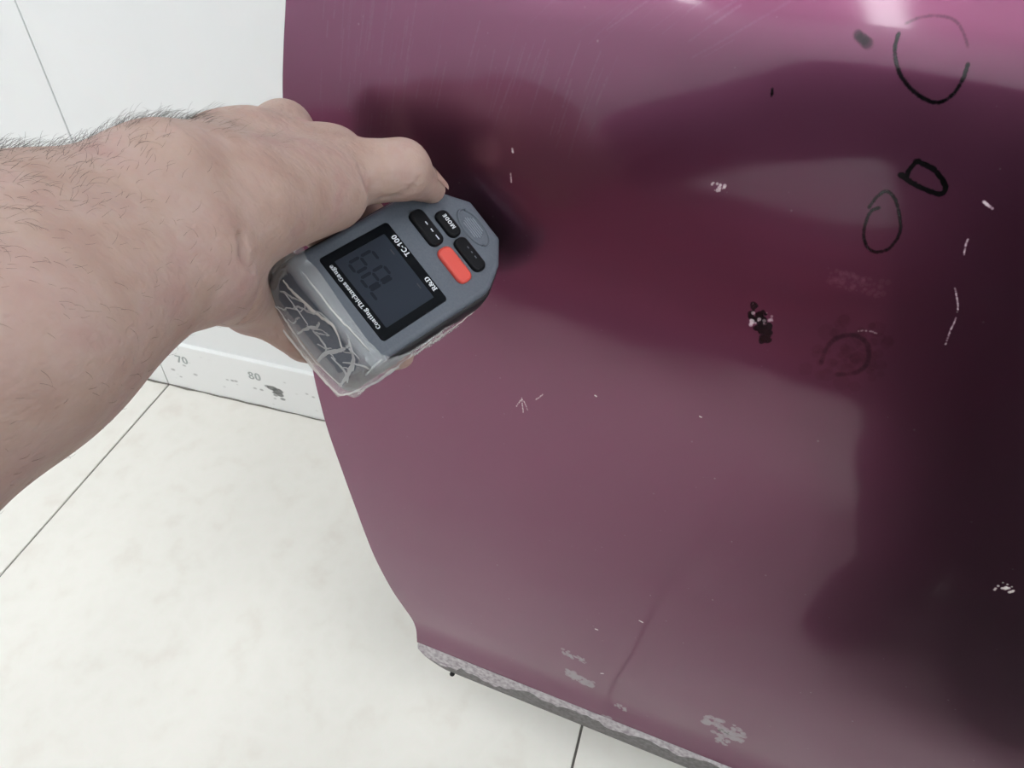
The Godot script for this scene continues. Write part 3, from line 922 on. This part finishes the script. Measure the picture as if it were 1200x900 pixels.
# ------------------------------------------------------------------ the person: joints joined into one skin by a smooth union, meshed as surface nets
# bones: [from, radius, to, radius, blend, chain, chain blend]
func hand_bones() -> Array:
	var out := []
	out.append([Vector3(-0.2500, 0.5534, -0.0254), 0.0340, Vector3(-0.1452, 0.5735, -0.1948), 0.0265, 0.025, 0, 0.006])
	out.append([Vector3(-0.2550, 0.5175, 0.0094), 0.0320, Vector3(-0.1357, 0.5643, -0.1651), 0.0265, 0.028, 0, 0.006])
	out.append([Vector3(-0.1452, 0.5735, -0.1948), 0.0265, Vector3(-0.1146, 0.5741, -0.2329), 0.0188, 0.016, 0, 0.006])
	out.append([Vector3(-0.1357, 0.5643, -0.1651), 0.0265, Vector3(-0.1092, 0.5572, -0.2209), 0.0215, 0.016, 0, 0.006])
	out.append([Vector3(-0.1146, 0.5741, -0.2329), 0.0188, Vector3(-0.1136, 0.5560, -0.2892), 0.0153, 0.014, 0, 0.006])
	out.append([Vector3(-0.1136, 0.5560, -0.2892), 0.0153, Vector3(-0.1044, 0.5397, -0.3429), 0.0120, 0.008, 0, 0.006])
	out.append([Vector3(-0.1092, 0.5572, -0.2209), 0.0200, Vector3(-0.1134, 0.4942, -0.2712), 0.0100, 0.010, 0, 0.006])
	out.append([Vector3(-0.1153, 0.5618, -0.2323), 0.0180, Vector3(-0.1144, 0.5117, -0.3367), 0.0120, 0.010, 0, 0.006])
	out.append([Vector3(-0.1092, 0.5572, -0.2209), 0.0180, Vector3(-0.1191, 0.4944, -0.3090), 0.0120, 0.010, 0, 0.006])
	out.append([Vector3(-0.1004, 0.5597, -0.2511), 0.0200, Vector3(-0.0733, 0.5408, -0.3023), 0.0145, 0.016, 0, 0.006])
	out.append([Vector3(-0.1023, 0.5536, -0.3008), 0.0135, Vector3(-0.0759, 0.5390, -0.3173), 0.0110, 0.012, 0, 0.006])
	out.append([Vector3(-0.0937, 0.5582, -0.2496), 0.0199, Vector3(-0.0746, 0.5399, -0.2875), 0.0154, 0.010, 0, 0.006])
	out.append([Vector3(-0.1057, 0.5274, -0.2824), 0.0110, Vector3(-0.0958, 0.5230, -0.3227), 0.0120, 0.010, 0, 0.006])
	out.append([Vector3(-0.0947, 0.5392, -0.3285), 0.0110, Vector3(-0.0781, 0.5419, -0.3172), 0.0110, 0.008, 0, 0.006])
	out.append([Vector3(-0.1043, 0.5498, -0.2206), 0.0170, Vector3(-0.1055, 0.5220, -0.2425), 0.0100, 0.008, 0, 0.006])
	out.append([Vector3(-0.1044, 0.5397, -0.3429), 0.0120, Vector3(-0.1144, 0.5117, -0.3367), 0.0120, 0.008, 0, 0.006])
	out.append([Vector3(-0.1144, 0.5117, -0.3367), 0.0120, Vector3(-0.1191, 0.4944, -0.3090), 0.0120, 0.008, 0, 0.006])
	out.append([Vector3(-0.1191, 0.4944, -0.3090), 0.0120, Vector3(-0.1134, 0.4942, -0.2712), 0.0100, 0.008, 0, 0.006])
	out.append([Vector3(-0.0733, 0.5408, -0.3023), 0.0143, Vector3(-0.0479, 0.5368, -0.3124), 0.0130, 0.003, 1, 0.004])
	out.append([Vector3(-0.0479, 0.5368, -0.3124), 0.0126, Vector3(-0.0371, 0.5201, -0.3254), 0.0068, 0.003, 1, 0.004])
	out.append([Vector3(-0.1134, 0.4942, -0.2712), 0.0092, Vector3(-0.0925, 0.4762, -0.2683), 0.0082, 0.002, 2, 0.004])
	out.append([Vector3(-0.0925, 0.4762, -0.2683), 0.0082, Vector3(-0.0669, 0.4652, -0.2683), 0.0072, 0.002, 2, 0.004])
	out.append([Vector3(-0.0669, 0.4652, -0.2683), 0.0072, Vector3(-0.0499, 0.4702, -0.2667), 0.0061, 0.002, 2, 0.004])
	out.append([Vector3(-0.1191, 0.4944, -0.3090), 0.0101, Vector3(-0.0782, 0.4799, -0.2916), 0.0090, 0.002, 3, 0.004])
	out.append([Vector3(-0.0782, 0.4799, -0.2916), 0.0090, Vector3(-0.0573, 0.4680, -0.2892), 0.0079, 0.002, 3, 0.004])
	out.append([Vector3(-0.0573, 0.4680, -0.2892), 0.0079, Vector3(-0.0440, 0.4666, -0.2855), 0.0067, 0.002, 3, 0.004])
	out.append([Vector3(-0.1144, 0.5117, -0.3367), 0.0101, Vector3(-0.0624, 0.4799, -0.3097), 0.0090, 0.002, 4, 0.004])
	out.append([Vector3(-0.0624, 0.4799, -0.3097), 0.0090, Vector3(-0.0434, 0.4685, -0.3063), 0.0079, 0.002, 4, 0.004])
	out.append([Vector3(-0.0434, 0.4685, -0.3063), 0.0079, Vector3(-0.0324, 0.4675, -0.3033), 0.0067, 0.002, 4, 0.004])
	out.append([Vector3(-0.1044, 0.5397, -0.3429), 0.0101, Vector3(-0.0633, 0.4929, -0.3318), 0.0090, 0.002, 5, 0.004])
	out.append([Vector3(-0.0633, 0.4929, -0.3318), 0.0090, Vector3(-0.0441, 0.4776, -0.3255), 0.0079, 0.002, 5, 0.004])
	out.append([Vector3(-0.0441, 0.4776, -0.3255), 0.0079, Vector3(-0.0330, 0.4704, -0.3198), 0.0067, 0.002, 5, 0.004])
	return out

var B := []

func field(p: Vector3, use: PackedInt32Array) -> float:
	var total := 1.0
	var now := 1.0
	var chain := -1
	var ck := 0.0
	for i in use:
		var b: Array = B[i]
		var ab: Vector3 = b[7]
		var pa: Vector3 = p - b[0]
		var h := clampf(pa.dot(ab) * b[8], 0.0, 1.0)
		var s: float = (pa - ab * h).length() - (b[1] + (b[3] - b[1]) * h)
		if b[5] != chain:
			if chain >= 0:
				var k := maxf(ck, 0.0001)
				var q := clampf(0.5 + 0.5 * (now - total) / k, 0.0, 1.0)
				total = lerpf(now, total, q) - k * q * (1.0 - q)
			chain = b[5]
			ck = b[6]
			now = s
		else:
			var k: float = b[4]
			var q := clampf(0.5 + 0.5 * (s - now) / k, 0.0, 1.0)
			now = lerpf(s, now, q) - k * q * (1.0 - q)
	if chain >= 0:
		var k := maxf(ck, 0.0001)
		var q := clampf(0.5 + 0.5 * (now - total) / k, 0.0, 1.0)
		total = lerpf(now, total, q) - k * q * (1.0 - q)
	return total

func carve(p: Vector3, d: float, cuts: Array) -> float:
	for c in cuts:
		var ab: Vector3 = c[1] - c[0]
		var pa: Vector3 = p - c[0]
		var h := clampf(pa.dot(ab) / ab.length_squared(), 0.0, 1.0)
		var s: float = (pa - ab * h).length()
		if s < c[2] * 3.0:
			d += c[3] * exp(-(s * s) / (c[2] * c[2]))
	return d

# appends the surface of the field to V (points), N (normals), I (indices)
func net(bones: Array, cell: float, cuts: Array, V: PackedVector3Array, N: PackedVector3Array, I: PackedInt32Array):
	B = []
	var lo := Vector3.ONE * 99.0
	var hi := -lo
	for b in bones:
		var c: Array = b.duplicate()
		var ab: Vector3 = c[2] - c[0]
		c.append(ab)
		c.append(1.0 / maxf(ab.length_squared(), 1e-9))
		B.append(c)
		var r: float = maxf(c[1], c[3]) + cell * 2.0
		lo = lo.min(c[0] - Vector3.ONE * r).min(c[2] - Vector3.ONE * r)
		hi = hi.max(c[0] + Vector3.ONE * r).max(c[2] + Vector3.ONE * r)
	const NB := 8
	var bs := cell * NB
	var nb := Vector3i(((hi - lo) / bs).ceil())
	var half := bs * 0.8661
	var all := PackedInt32Array(range(B.size()))
	var at := {}
	var edges := []
	var first := V.size()
	for bx in nb.x:
		for by in nb.y:
			for bz in nb.z:
				var o := lo + Vector3(bx, by, bz) * bs
				var mid := o + Vector3.ONE * bs * 0.5
				var ds := []
				var least := 99.0
				for i in all:
					var b: Array = B[i]
					var h := clampf((mid - b[0]).dot(b[7]) * b[8], 0.0, 1.0)
					var s: float = (mid - b[0] - b[7] * h).length() - (b[1] + (b[3] - b[1]) * h)
					ds.append(s)
					least = minf(least, s)
				if least > half + 0.012: continue
				var use := PackedInt32Array()
				for i in all:
					if ds[i] < least + 2.0 * half + 0.018: use.append(i)
				if field(mid, use) < -half - 0.004: continue
				var near := []
				for c in cuts:
					var ab: Vector3 = c[1] - c[0]
					var h := clampf((mid - c[0]).dot(ab) / ab.length_squared(), 0.0, 1.0)
					if (mid - c[0] - ab * h).length() < half + c[2] * 3.0: near.append(c)
				var S := PackedFloat32Array()
				S.resize(729)
				var n := 0
				for x in 9:
					for y in 9:
						for z in 9:
							var p := o + Vector3(x, y, z) * cell
							var d := field(p, use)
							if near: d = carve(p, d, near)
							S[n] = d
							n += 1
				for x in 8:
					for y in 8:
						for z in 8:
							var m := x * 81 + y * 9 + z
							var d0 := S[m]
							var q := [d0, S[m + 81], S[m + 9], S[m + 90], S[m + 1], S[m + 82], S[m + 10], S[m + 91]]
							var neg := 0
							for w in q:
								if w < 0.0: neg += 1
							if neg == 0 or neg == 8: 
								continue
							var sum := Vector3.ZERO
							var cnt := 0
							for e in EDGES:
								var a: float = q[e[0]]
								var b: float = q[e[1]]
								if (a < 0.0) != (b < 0.0):
									sum += CORNER[e[0]].lerp(CORNER[e[1]], a / (a - b))
									cnt += 1
							var g := Vector3i(bx * 8 + x, by * 8 + y, bz * 8 + z)
							at[g] = V.size()
							V.append(o + (Vector3(x, y, z) + sum / cnt) * cell)
							N.append(Vector3(q[1] + q[3] + q[5] + q[7] - q[0] - q[2] - q[4] - q[6], q[2] + q[3] + q[6] + q[7] - q[0] - q[1] - q[4] - q[5], q[4] + q[5] + q[6] + q[7] - q[0] - q[1] - q[2] - q[3]).normalized())
							if (d0 < 0.0) != (q[1] < 0.0): edges.append([g, 0, d0 < 0.0])
							if (d0 < 0.0) != (q[2] < 0.0): edges.append([g, 1, d0 < 0.0])
							if (d0 < 0.0) != (q[4] < 0.0): edges.append([g, 2, d0 < 0.0])
	for e in edges:
		var g: Vector3i = e[0]
		var u: Vector3i = AXES[(e[1] + 1) % 3]
		var v: Vector3i = AXES[(e[1] + 2) % 3]
		var k := [at.get(g, -1), at.get(g - u, -1), at.get(g - u - v, -1), at.get(g - v, -1)]
		if k.min() < 0: continue
		if e[2]: k.reverse()
		for j in [0, 1, 2, 0, 2, 3]: I.append(k[j])

const AXES := [Vector3i(1, 0, 0), Vector3i(0, 1, 0), Vector3i(0, 0, 1)]
const CORNER := [Vector3(0, 0, 0), Vector3(1, 0, 0), Vector3(0, 1, 0), Vector3(1, 1, 0), Vector3(0, 0, 1), Vector3(1, 0, 1), Vector3(0, 1, 1), Vector3(1, 1, 1)]
const EDGES := [[0, 1], [2, 3], [4, 5], [6, 7], [0, 2], [1, 3], [4, 6], [5, 7], [0, 4], [1, 5], [2, 6], [3, 7]]

func made(V: PackedVector3Array, N: PackedVector3Array, I: PackedInt32Array) -> ArrayMesh:
	var arr := []
	arr.resize(Mesh.ARRAY_MAX)
	arr[Mesh.ARRAY_VERTEX] = V
	arr[Mesh.ARRAY_NORMAL] = N
	arr[Mesh.ARRAY_INDEX] = I
	var m := ArrayMesh.new()
	m.add_surface_from_arrays(Mesh.PRIMITIVE_TRIANGLES, arr)
	return m

func limb(points: Array, chain: int, k := 0.03, ck := 0.03) -> Array:
	var out := []
	for i in points.size() - 1:
		out.append([points[i][0], points[i][1], points[i + 1][0], points[i + 1][1], k, chain, ck])
	return out

func person():
	var t := thing("person", "person in dark clothes, hairy left forearm reaching in and gripping the grey gauge", "person")
	var V := PackedVector3Array()
	var N := PackedVector3Array()
	var I := PackedInt32Array()
	var hand := hand_bones()
	net(hand, 0.0017, creases(), V, N, I)
	var seen := V.size()
	# joints of the crouching body behind the lens
	var elbow := Vector3(-0.2525, 0.535, -0.008)
	var shoulder := Vector3(-0.04, 0.76, 0.22)
	var elbow_r := Vector3(0.47, 0.53, 0.370)
	var shoulder_r := Vector3(0.35, 0.76, 0.340)
	var wrist_r := Vector3(0.44, 0.545, 0.170)
	var head := Vector3(0.17, 0.985, 0.300)
	var skin := limb([[elbow, 0.040], [shoulder.lerp(elbow, 0.6), 0.042]], 0) + limb([[elbow_r, 0.042], [wrist_r, 0.028], [wrist_r + Vector3(-0.01, -0.02, -0.07), 0.026]], 1)
	skin += limb([[Vector3(0.16, 0.78, 0.35), 0.058], [Vector3(0.17, 0.92, 0.32), 0.054], [head + Vector3(0, -0.03, 0.0), 0.066]], 2) + limb([[head + Vector3(0, 0.03, 0.015), 0.092], [head + Vector3(0, 0.02, -0.02), 0.080]], 2) + limb([[head + Vector3(0, -0.095, -0.07), 0.028], [head + Vector3(0, -0.06, -0.03), 0.06]], 2)
	skin += limb([[head + Vector3(0, 0.005, -0.098), 0.008], [head + Vector3(0, -0.032, -0.113), 0.013]], 3, 0.01, 0.012)
	for s in [-1, 1]: skin += limb([[head + Vector3(s * 0.083, 0.01, 0.02), 0.016], [head + Vector3(s * 0.085, -0.03, 0.012), 0.011]], 4 + s, 0.01, 0.012)
	# under the clothes: both upper arms run into the chest
	for e in [[shoulder.lerp(elbow, 0.6), shoulder], [elbow_r, shoulder_r]]:
		skin += limb([[e[0], 0.040], [e[1], 0.040], [Vector3(0.16, 0.74, 0.35), 0.06]], 2)
	for k in 4:
		var r := wrist_r + Vector3(-0.04 + 0.02 * k, -0.025, -0.075)
		skin += limb([[r, 0.011], [r + Vector3(-0.004, -0.022, -0.03), 0.0095], [r + Vector3(-0.006, -0.05, -0.03), 0.008]], 6 + k, 0.005, 0.006)
	skin += limb([[wrist_r + Vector3(-0.03, -0.015, -0.03), 0.014], [wrist_r + Vector3(-0.062, -0.035, -0.055), 0.010]], 10, 0.006, 0.01)
	skin += limb([[head + Vector3(-0.018, -0.062, -0.098), 0.008], [head + Vector3(0.018, -0.062, -0.098), 0.008]], 11, 0.01, 0.01)
	net(skin, 0.007, [], V, N, I)
	put("body", made(V, N, I), M.skin, t)
	arm_hair(t, V, N, seen)
	nail(t)
	for s in [-1, 1]:
		var ball := SphereMesh.new()
		ball.radius = 0.012
		ball.height = 0.024
		put("eye", ball, plain(Color(0.16, 0.11, 0.08), 0.2), t).position = head + Vector3(s * 0.031, 0.022, -0.086)
	# clothes and hair
	var up_arm := shoulder.lerp(elbow, 0.72)
	var jacket := limb([[Vector3(0.16, 0.36, 0.500), 0.15], [Vector3(0.16, 0.52, 0.420), 0.145], [Vector3(0.16, 0.70, 0.360), 0.13], [Vector3(0.16, 0.80, 0.350), 0.085]], 0, 0.05, 0.04)
	for s in [-1, 1]: jacket += limb([[Vector3(0.16 + s * 0.07, 0.40, 0.470), 0.12], [Vector3(0.16 + s * 0.09, 0.68, 0.350), 0.115]], 0, 0.05, 0.04)
	jacket += limb([[Vector3(0.10, 0.76, 0.33), 0.095], [shoulder, 0.078], [up_arm, 0.058]], 0, 0.05, 0.04) + limb([[Vector3(0.22, 0.76, 0.34), 0.095], [shoulder_r, 0.078], [elbow_r, 0.058], [wrist_r.lerp(elbow_r, 0.35), 0.045]], 0, 0.05, 0.04)
	clothing("jacket", jacket, M.jacket, t)
	var legs := limb([[Vector3(0.08, 0.24, 0.540), 0.135], [Vector3(0.24, 0.24, 0.540), 0.135]], 0)
	# left foot planted, right knee on the floor
	legs += limb([[Vector3(0.08, 0.27, 0.52), 0.10], [Vector3(0.13, 0.43, 0.13), 0.068]], 1, 0.04, 0.04)
	legs += limb([[Vector3(0.13, 0.43, 0.13), 0.066], [Vector3(0.12, 0.28, 0.20), 0.066], [Vector3(0.11, 0.10, 0.28), 0.046]], 1, 0.04, 0.04)
	legs += limb([[Vector3(0.23, 0.25, 0.52), 0.125], [Vector3(0.29, 0.11, 0.12), 0.095]], 2, 0.04, 0.04)
	legs += limb([[Vector3(0.29, 0.085, 0.12), 0.08], [Vector3(0.29, 0.08, 0.36), 0.075], [Vector3(0.30, 0.065, 0.54), 0.05]], 2, 0.04, 0.04)
	clothing("shoe", limb([[Vector3(0.11, 0.052, 0.30), 0.046], [Vector3(0.11, 0.042, 0.20), 0.040], [Vector3(0.12, 0.036, 0.09), 0.035]], 0, 0.02), M.shoe, t)
	clothing("shoe", limb([[Vector3(0.31, 0.062, 0.58), 0.044], [Vector3(0.31, 0.05, 0.66), 0.040], [Vector3(0.31, 0.04, 0.70), 0.030]], 0, 0.02), M.shoe, t)
	clothing("trousers", legs, M.trousers, t)
	clothing("head_hair", limb([[head + Vector3(0, 0.055, 0.03), 0.089], [head + Vector3(0, 0.0, 0.05), 0.078]], 0), M.hair, t)

func clothing(called: String, bones: Array, mat: Material, t: Node):
	var V := PackedVector3Array()
	var N := PackedVector3Array()
	var I := PackedInt32Array()
	net(bones, 0.013, [], V, N, I)
	put(called, made(V, N, I), mat, t)

func creases() -> Array:
	var out := []
	for c in [
		[0.0016, 0.0012, [Vector3(-0.0604, 0.5497, -0.2898), Vector3(-0.0585, 0.5441, -0.2882), Vector3(-0.0589, 0.5341, -0.2919)]],
		[0.0012, 0.0011, [Vector3(-0.0550, 0.5320, -0.2967), Vector3(-0.0489, 0.5314, -0.2991), Vector3(-0.0422, 0.5344, -0.3002), Vector3(-0.0388, 0.5381, -0.3023)]],
		[0.0020, 0.0016, [Vector3(-0.0865, 0.5652, -0.2180), Vector3(-0.0860, 0.5604, -0.2144), Vector3(-0.0849, 0.5541, -0.2157)]],
		[0.0014, 0.0012, [Vector3(-0.1014, 0.4893, -0.2621), Vector3(-0.1047, 0.4807, -0.2620)]],
		[0.0016, 0.0005, [Vector3(-0.0757, 0.5563, -0.2398), Vector3(-0.0783, 0.5426, -0.2464)]],
		[0.0020, 0.0006, [Vector3(-0.0918, 0.5574, -0.2024), Vector3(-0.0972, 0.5498, -0.1969)]],
		[0.0020, 0.0022, [Vector3(-0.0882, 0.5389, -0.2256), Vector3(-0.0939, 0.5267, -0.2294), Vector3(-0.1003, 0.5186, -0.2313)]],
		[0.0016, 0.0014, [Vector3(-0.0845, 0.5566, -0.2189), Vector3(-0.0847, 0.5499, -0.2205), Vector3(-0.0866, 0.5431, -0.2238)]],
	]:
		for i in c[2].size() - 1: out.append([c[2][i], c[2][i + 1], c[0], c[1]])
	return out

# dark curly hairs on the back and side of the forearm
func arm_hair(t: Node, V: PackedVector3Array, N: PackedVector3Array, count: int):
	var st := begin()
	var elbow := Vector3(-0.25, 0.55, -0.03)
	var wrist := Vector3(-0.113, 0.57, -0.235)
	var axis := (wrist - elbow).normalized()
	# the back of the arm faces away to the upper left
	var dorsal := Vector3(-0.35, 0.55, -0.76)
	dorsal = (dorsal - axis * dorsal.dot(axis)).normalized()
	var made_ := 0
	var tries := 0
	while made_ < 9000 and tries < 120000:
		tries += 1
		var i := rng.randi() % count
		var p := V[i]
		var n := N[i]
		var s := (p - elbow).dot(axis)
		if s < 0.02 or s > 0.30: continue
		var back := n.dot(dorsal)
		var want := clampf(0.22 + 0.5 * back + 0.6 * back * back * signf(back), 0.05, 1.0) * clampf((0.31 - s) / 0.07, 0.0, 1.0)
		if s > 0.25: want *= clampf(back * 1.6 - 0.2, 0.0, 1.0)
		if rng.randf() > want: continue
		var long := rng.randf_range(0.005, 0.012) * lerpf(0.6, 1.15, clampf(back, 0, 1))
		var swirl := sin(s * 60.0) * 0.5 + rng.randf_range(-0.5, 0.5)
		var dir := (n * rng.randf_range(0.08, 0.4) + axis * rng.randf_range(0.2, 1.0) + n.cross(axis) * (swirl - 0.25)).normalized()
		var side := n.cross(dir) * rng.randf_range(-1.0, 1.0)
		var path := []
		for k in 6:
			var f := k / 5.0
			path.append(p - n * 0.0003 + dir * long * f * (1.0 - 0.25 * f) + side * long * 0.5 * f * f - n * long * 0.18 * f * f)
		tube(st, path, [0.00004, 0.000038, 0.000036, 0.00003, 0.000024, 0.00001], 3)
		made_ += 1
	var h := put("arm_hair", done(st), M.hair, t)
	tag(h, "dark curly hair on the forearm", "", "", "stuff")

func nail(t: Node):
	# thumb nail: a small curved plate on the far side of the thumb's tip
	var tip := Vector3(-0.0371, 0.5201, -0.3254)
	var d := (tip - Vector3(-0.0479, 0.5368, -0.3124)).normalized()
	var out := Vector3(0.62, 0.45, -0.60)
	out = (out - d * out.dot(d)).normalized()
	var side := d.cross(out)
	var st := begin()
	var rows := []
	for i in 7:
		var row := []
		for k in 9:
			var w := (k / 8.0 - 0.5) * 1.9
			var l := lerpf(-0.0075, 0.0062, i / 6.0)
			var r := lerpf(0.0090, 0.0064, i / 6.0)
			row.append(tip + d * (l - 0.0012 * absf(w)) + out * r * cos(w) + side * r * sin(w))
		rows.append(row)
	for i in 6:
		for k in 8: quad(st, rows[i][k], rows[i][k + 1], rows[i + 1][k + 1], rows[i + 1][k], out)
	var m := plain(Color(0.72, 0.60, 0.55), 0.35)
	m.cull_mode = BaseMaterial3D.CULL_DISABLED
	put("thumb_nail", done(st), m, t)

# ------------------------------------------------------------------ what the paint mirrors, behind and beside the photographer
func far_things():
	var f := room_frame()
	var specs := [[-1.6, 1.3, 0.64, "left"], [-0.28, 1.3, 0.62, "middle"], [1.04, 1.3, 0.66, "right"]]
	for e in specs:
		var t := thing("tool_cabinet", "dark red steel tool cabinet along the wall behind the photographer, %s of three" % e[3], "cabinet", f * Transform3D(Basis(), Vector3(e[0], 0, DEEP - 0.31)), "tool cabinets behind the photographer")
		var w: float = e[1]
		var h: float = e[2]
		slab("body", Vector3(w, h - 0.08, 0.54), Vector3(0, 0.08 + (h - 0.08) / 2, 0), M.cabinet, t, 0.006)
		slab("plinth", Vector3(w - 0.06, 0.08, 0.48), Vector3(0, 0.04, 0), M.dark_metal, t, 0.003)
		for j in 4:
			var y := 0.10 + (j + 0.5) * (h - 0.13) / 4
			var dr := slab("drawer", Vector3(w - 0.04, (h - 0.13) / 4 - 0.012, 0.02), Vector3(0, y, -0.28), M.cabinet, t, 0.004)
			slab("handle", Vector3(w * 0.6, 0.018, 0.02), Vector3(0, 0.05, -0.018), plain(Color(0.4, 0.4, 0.42), 0.35, 0.8), dr, 0.004)
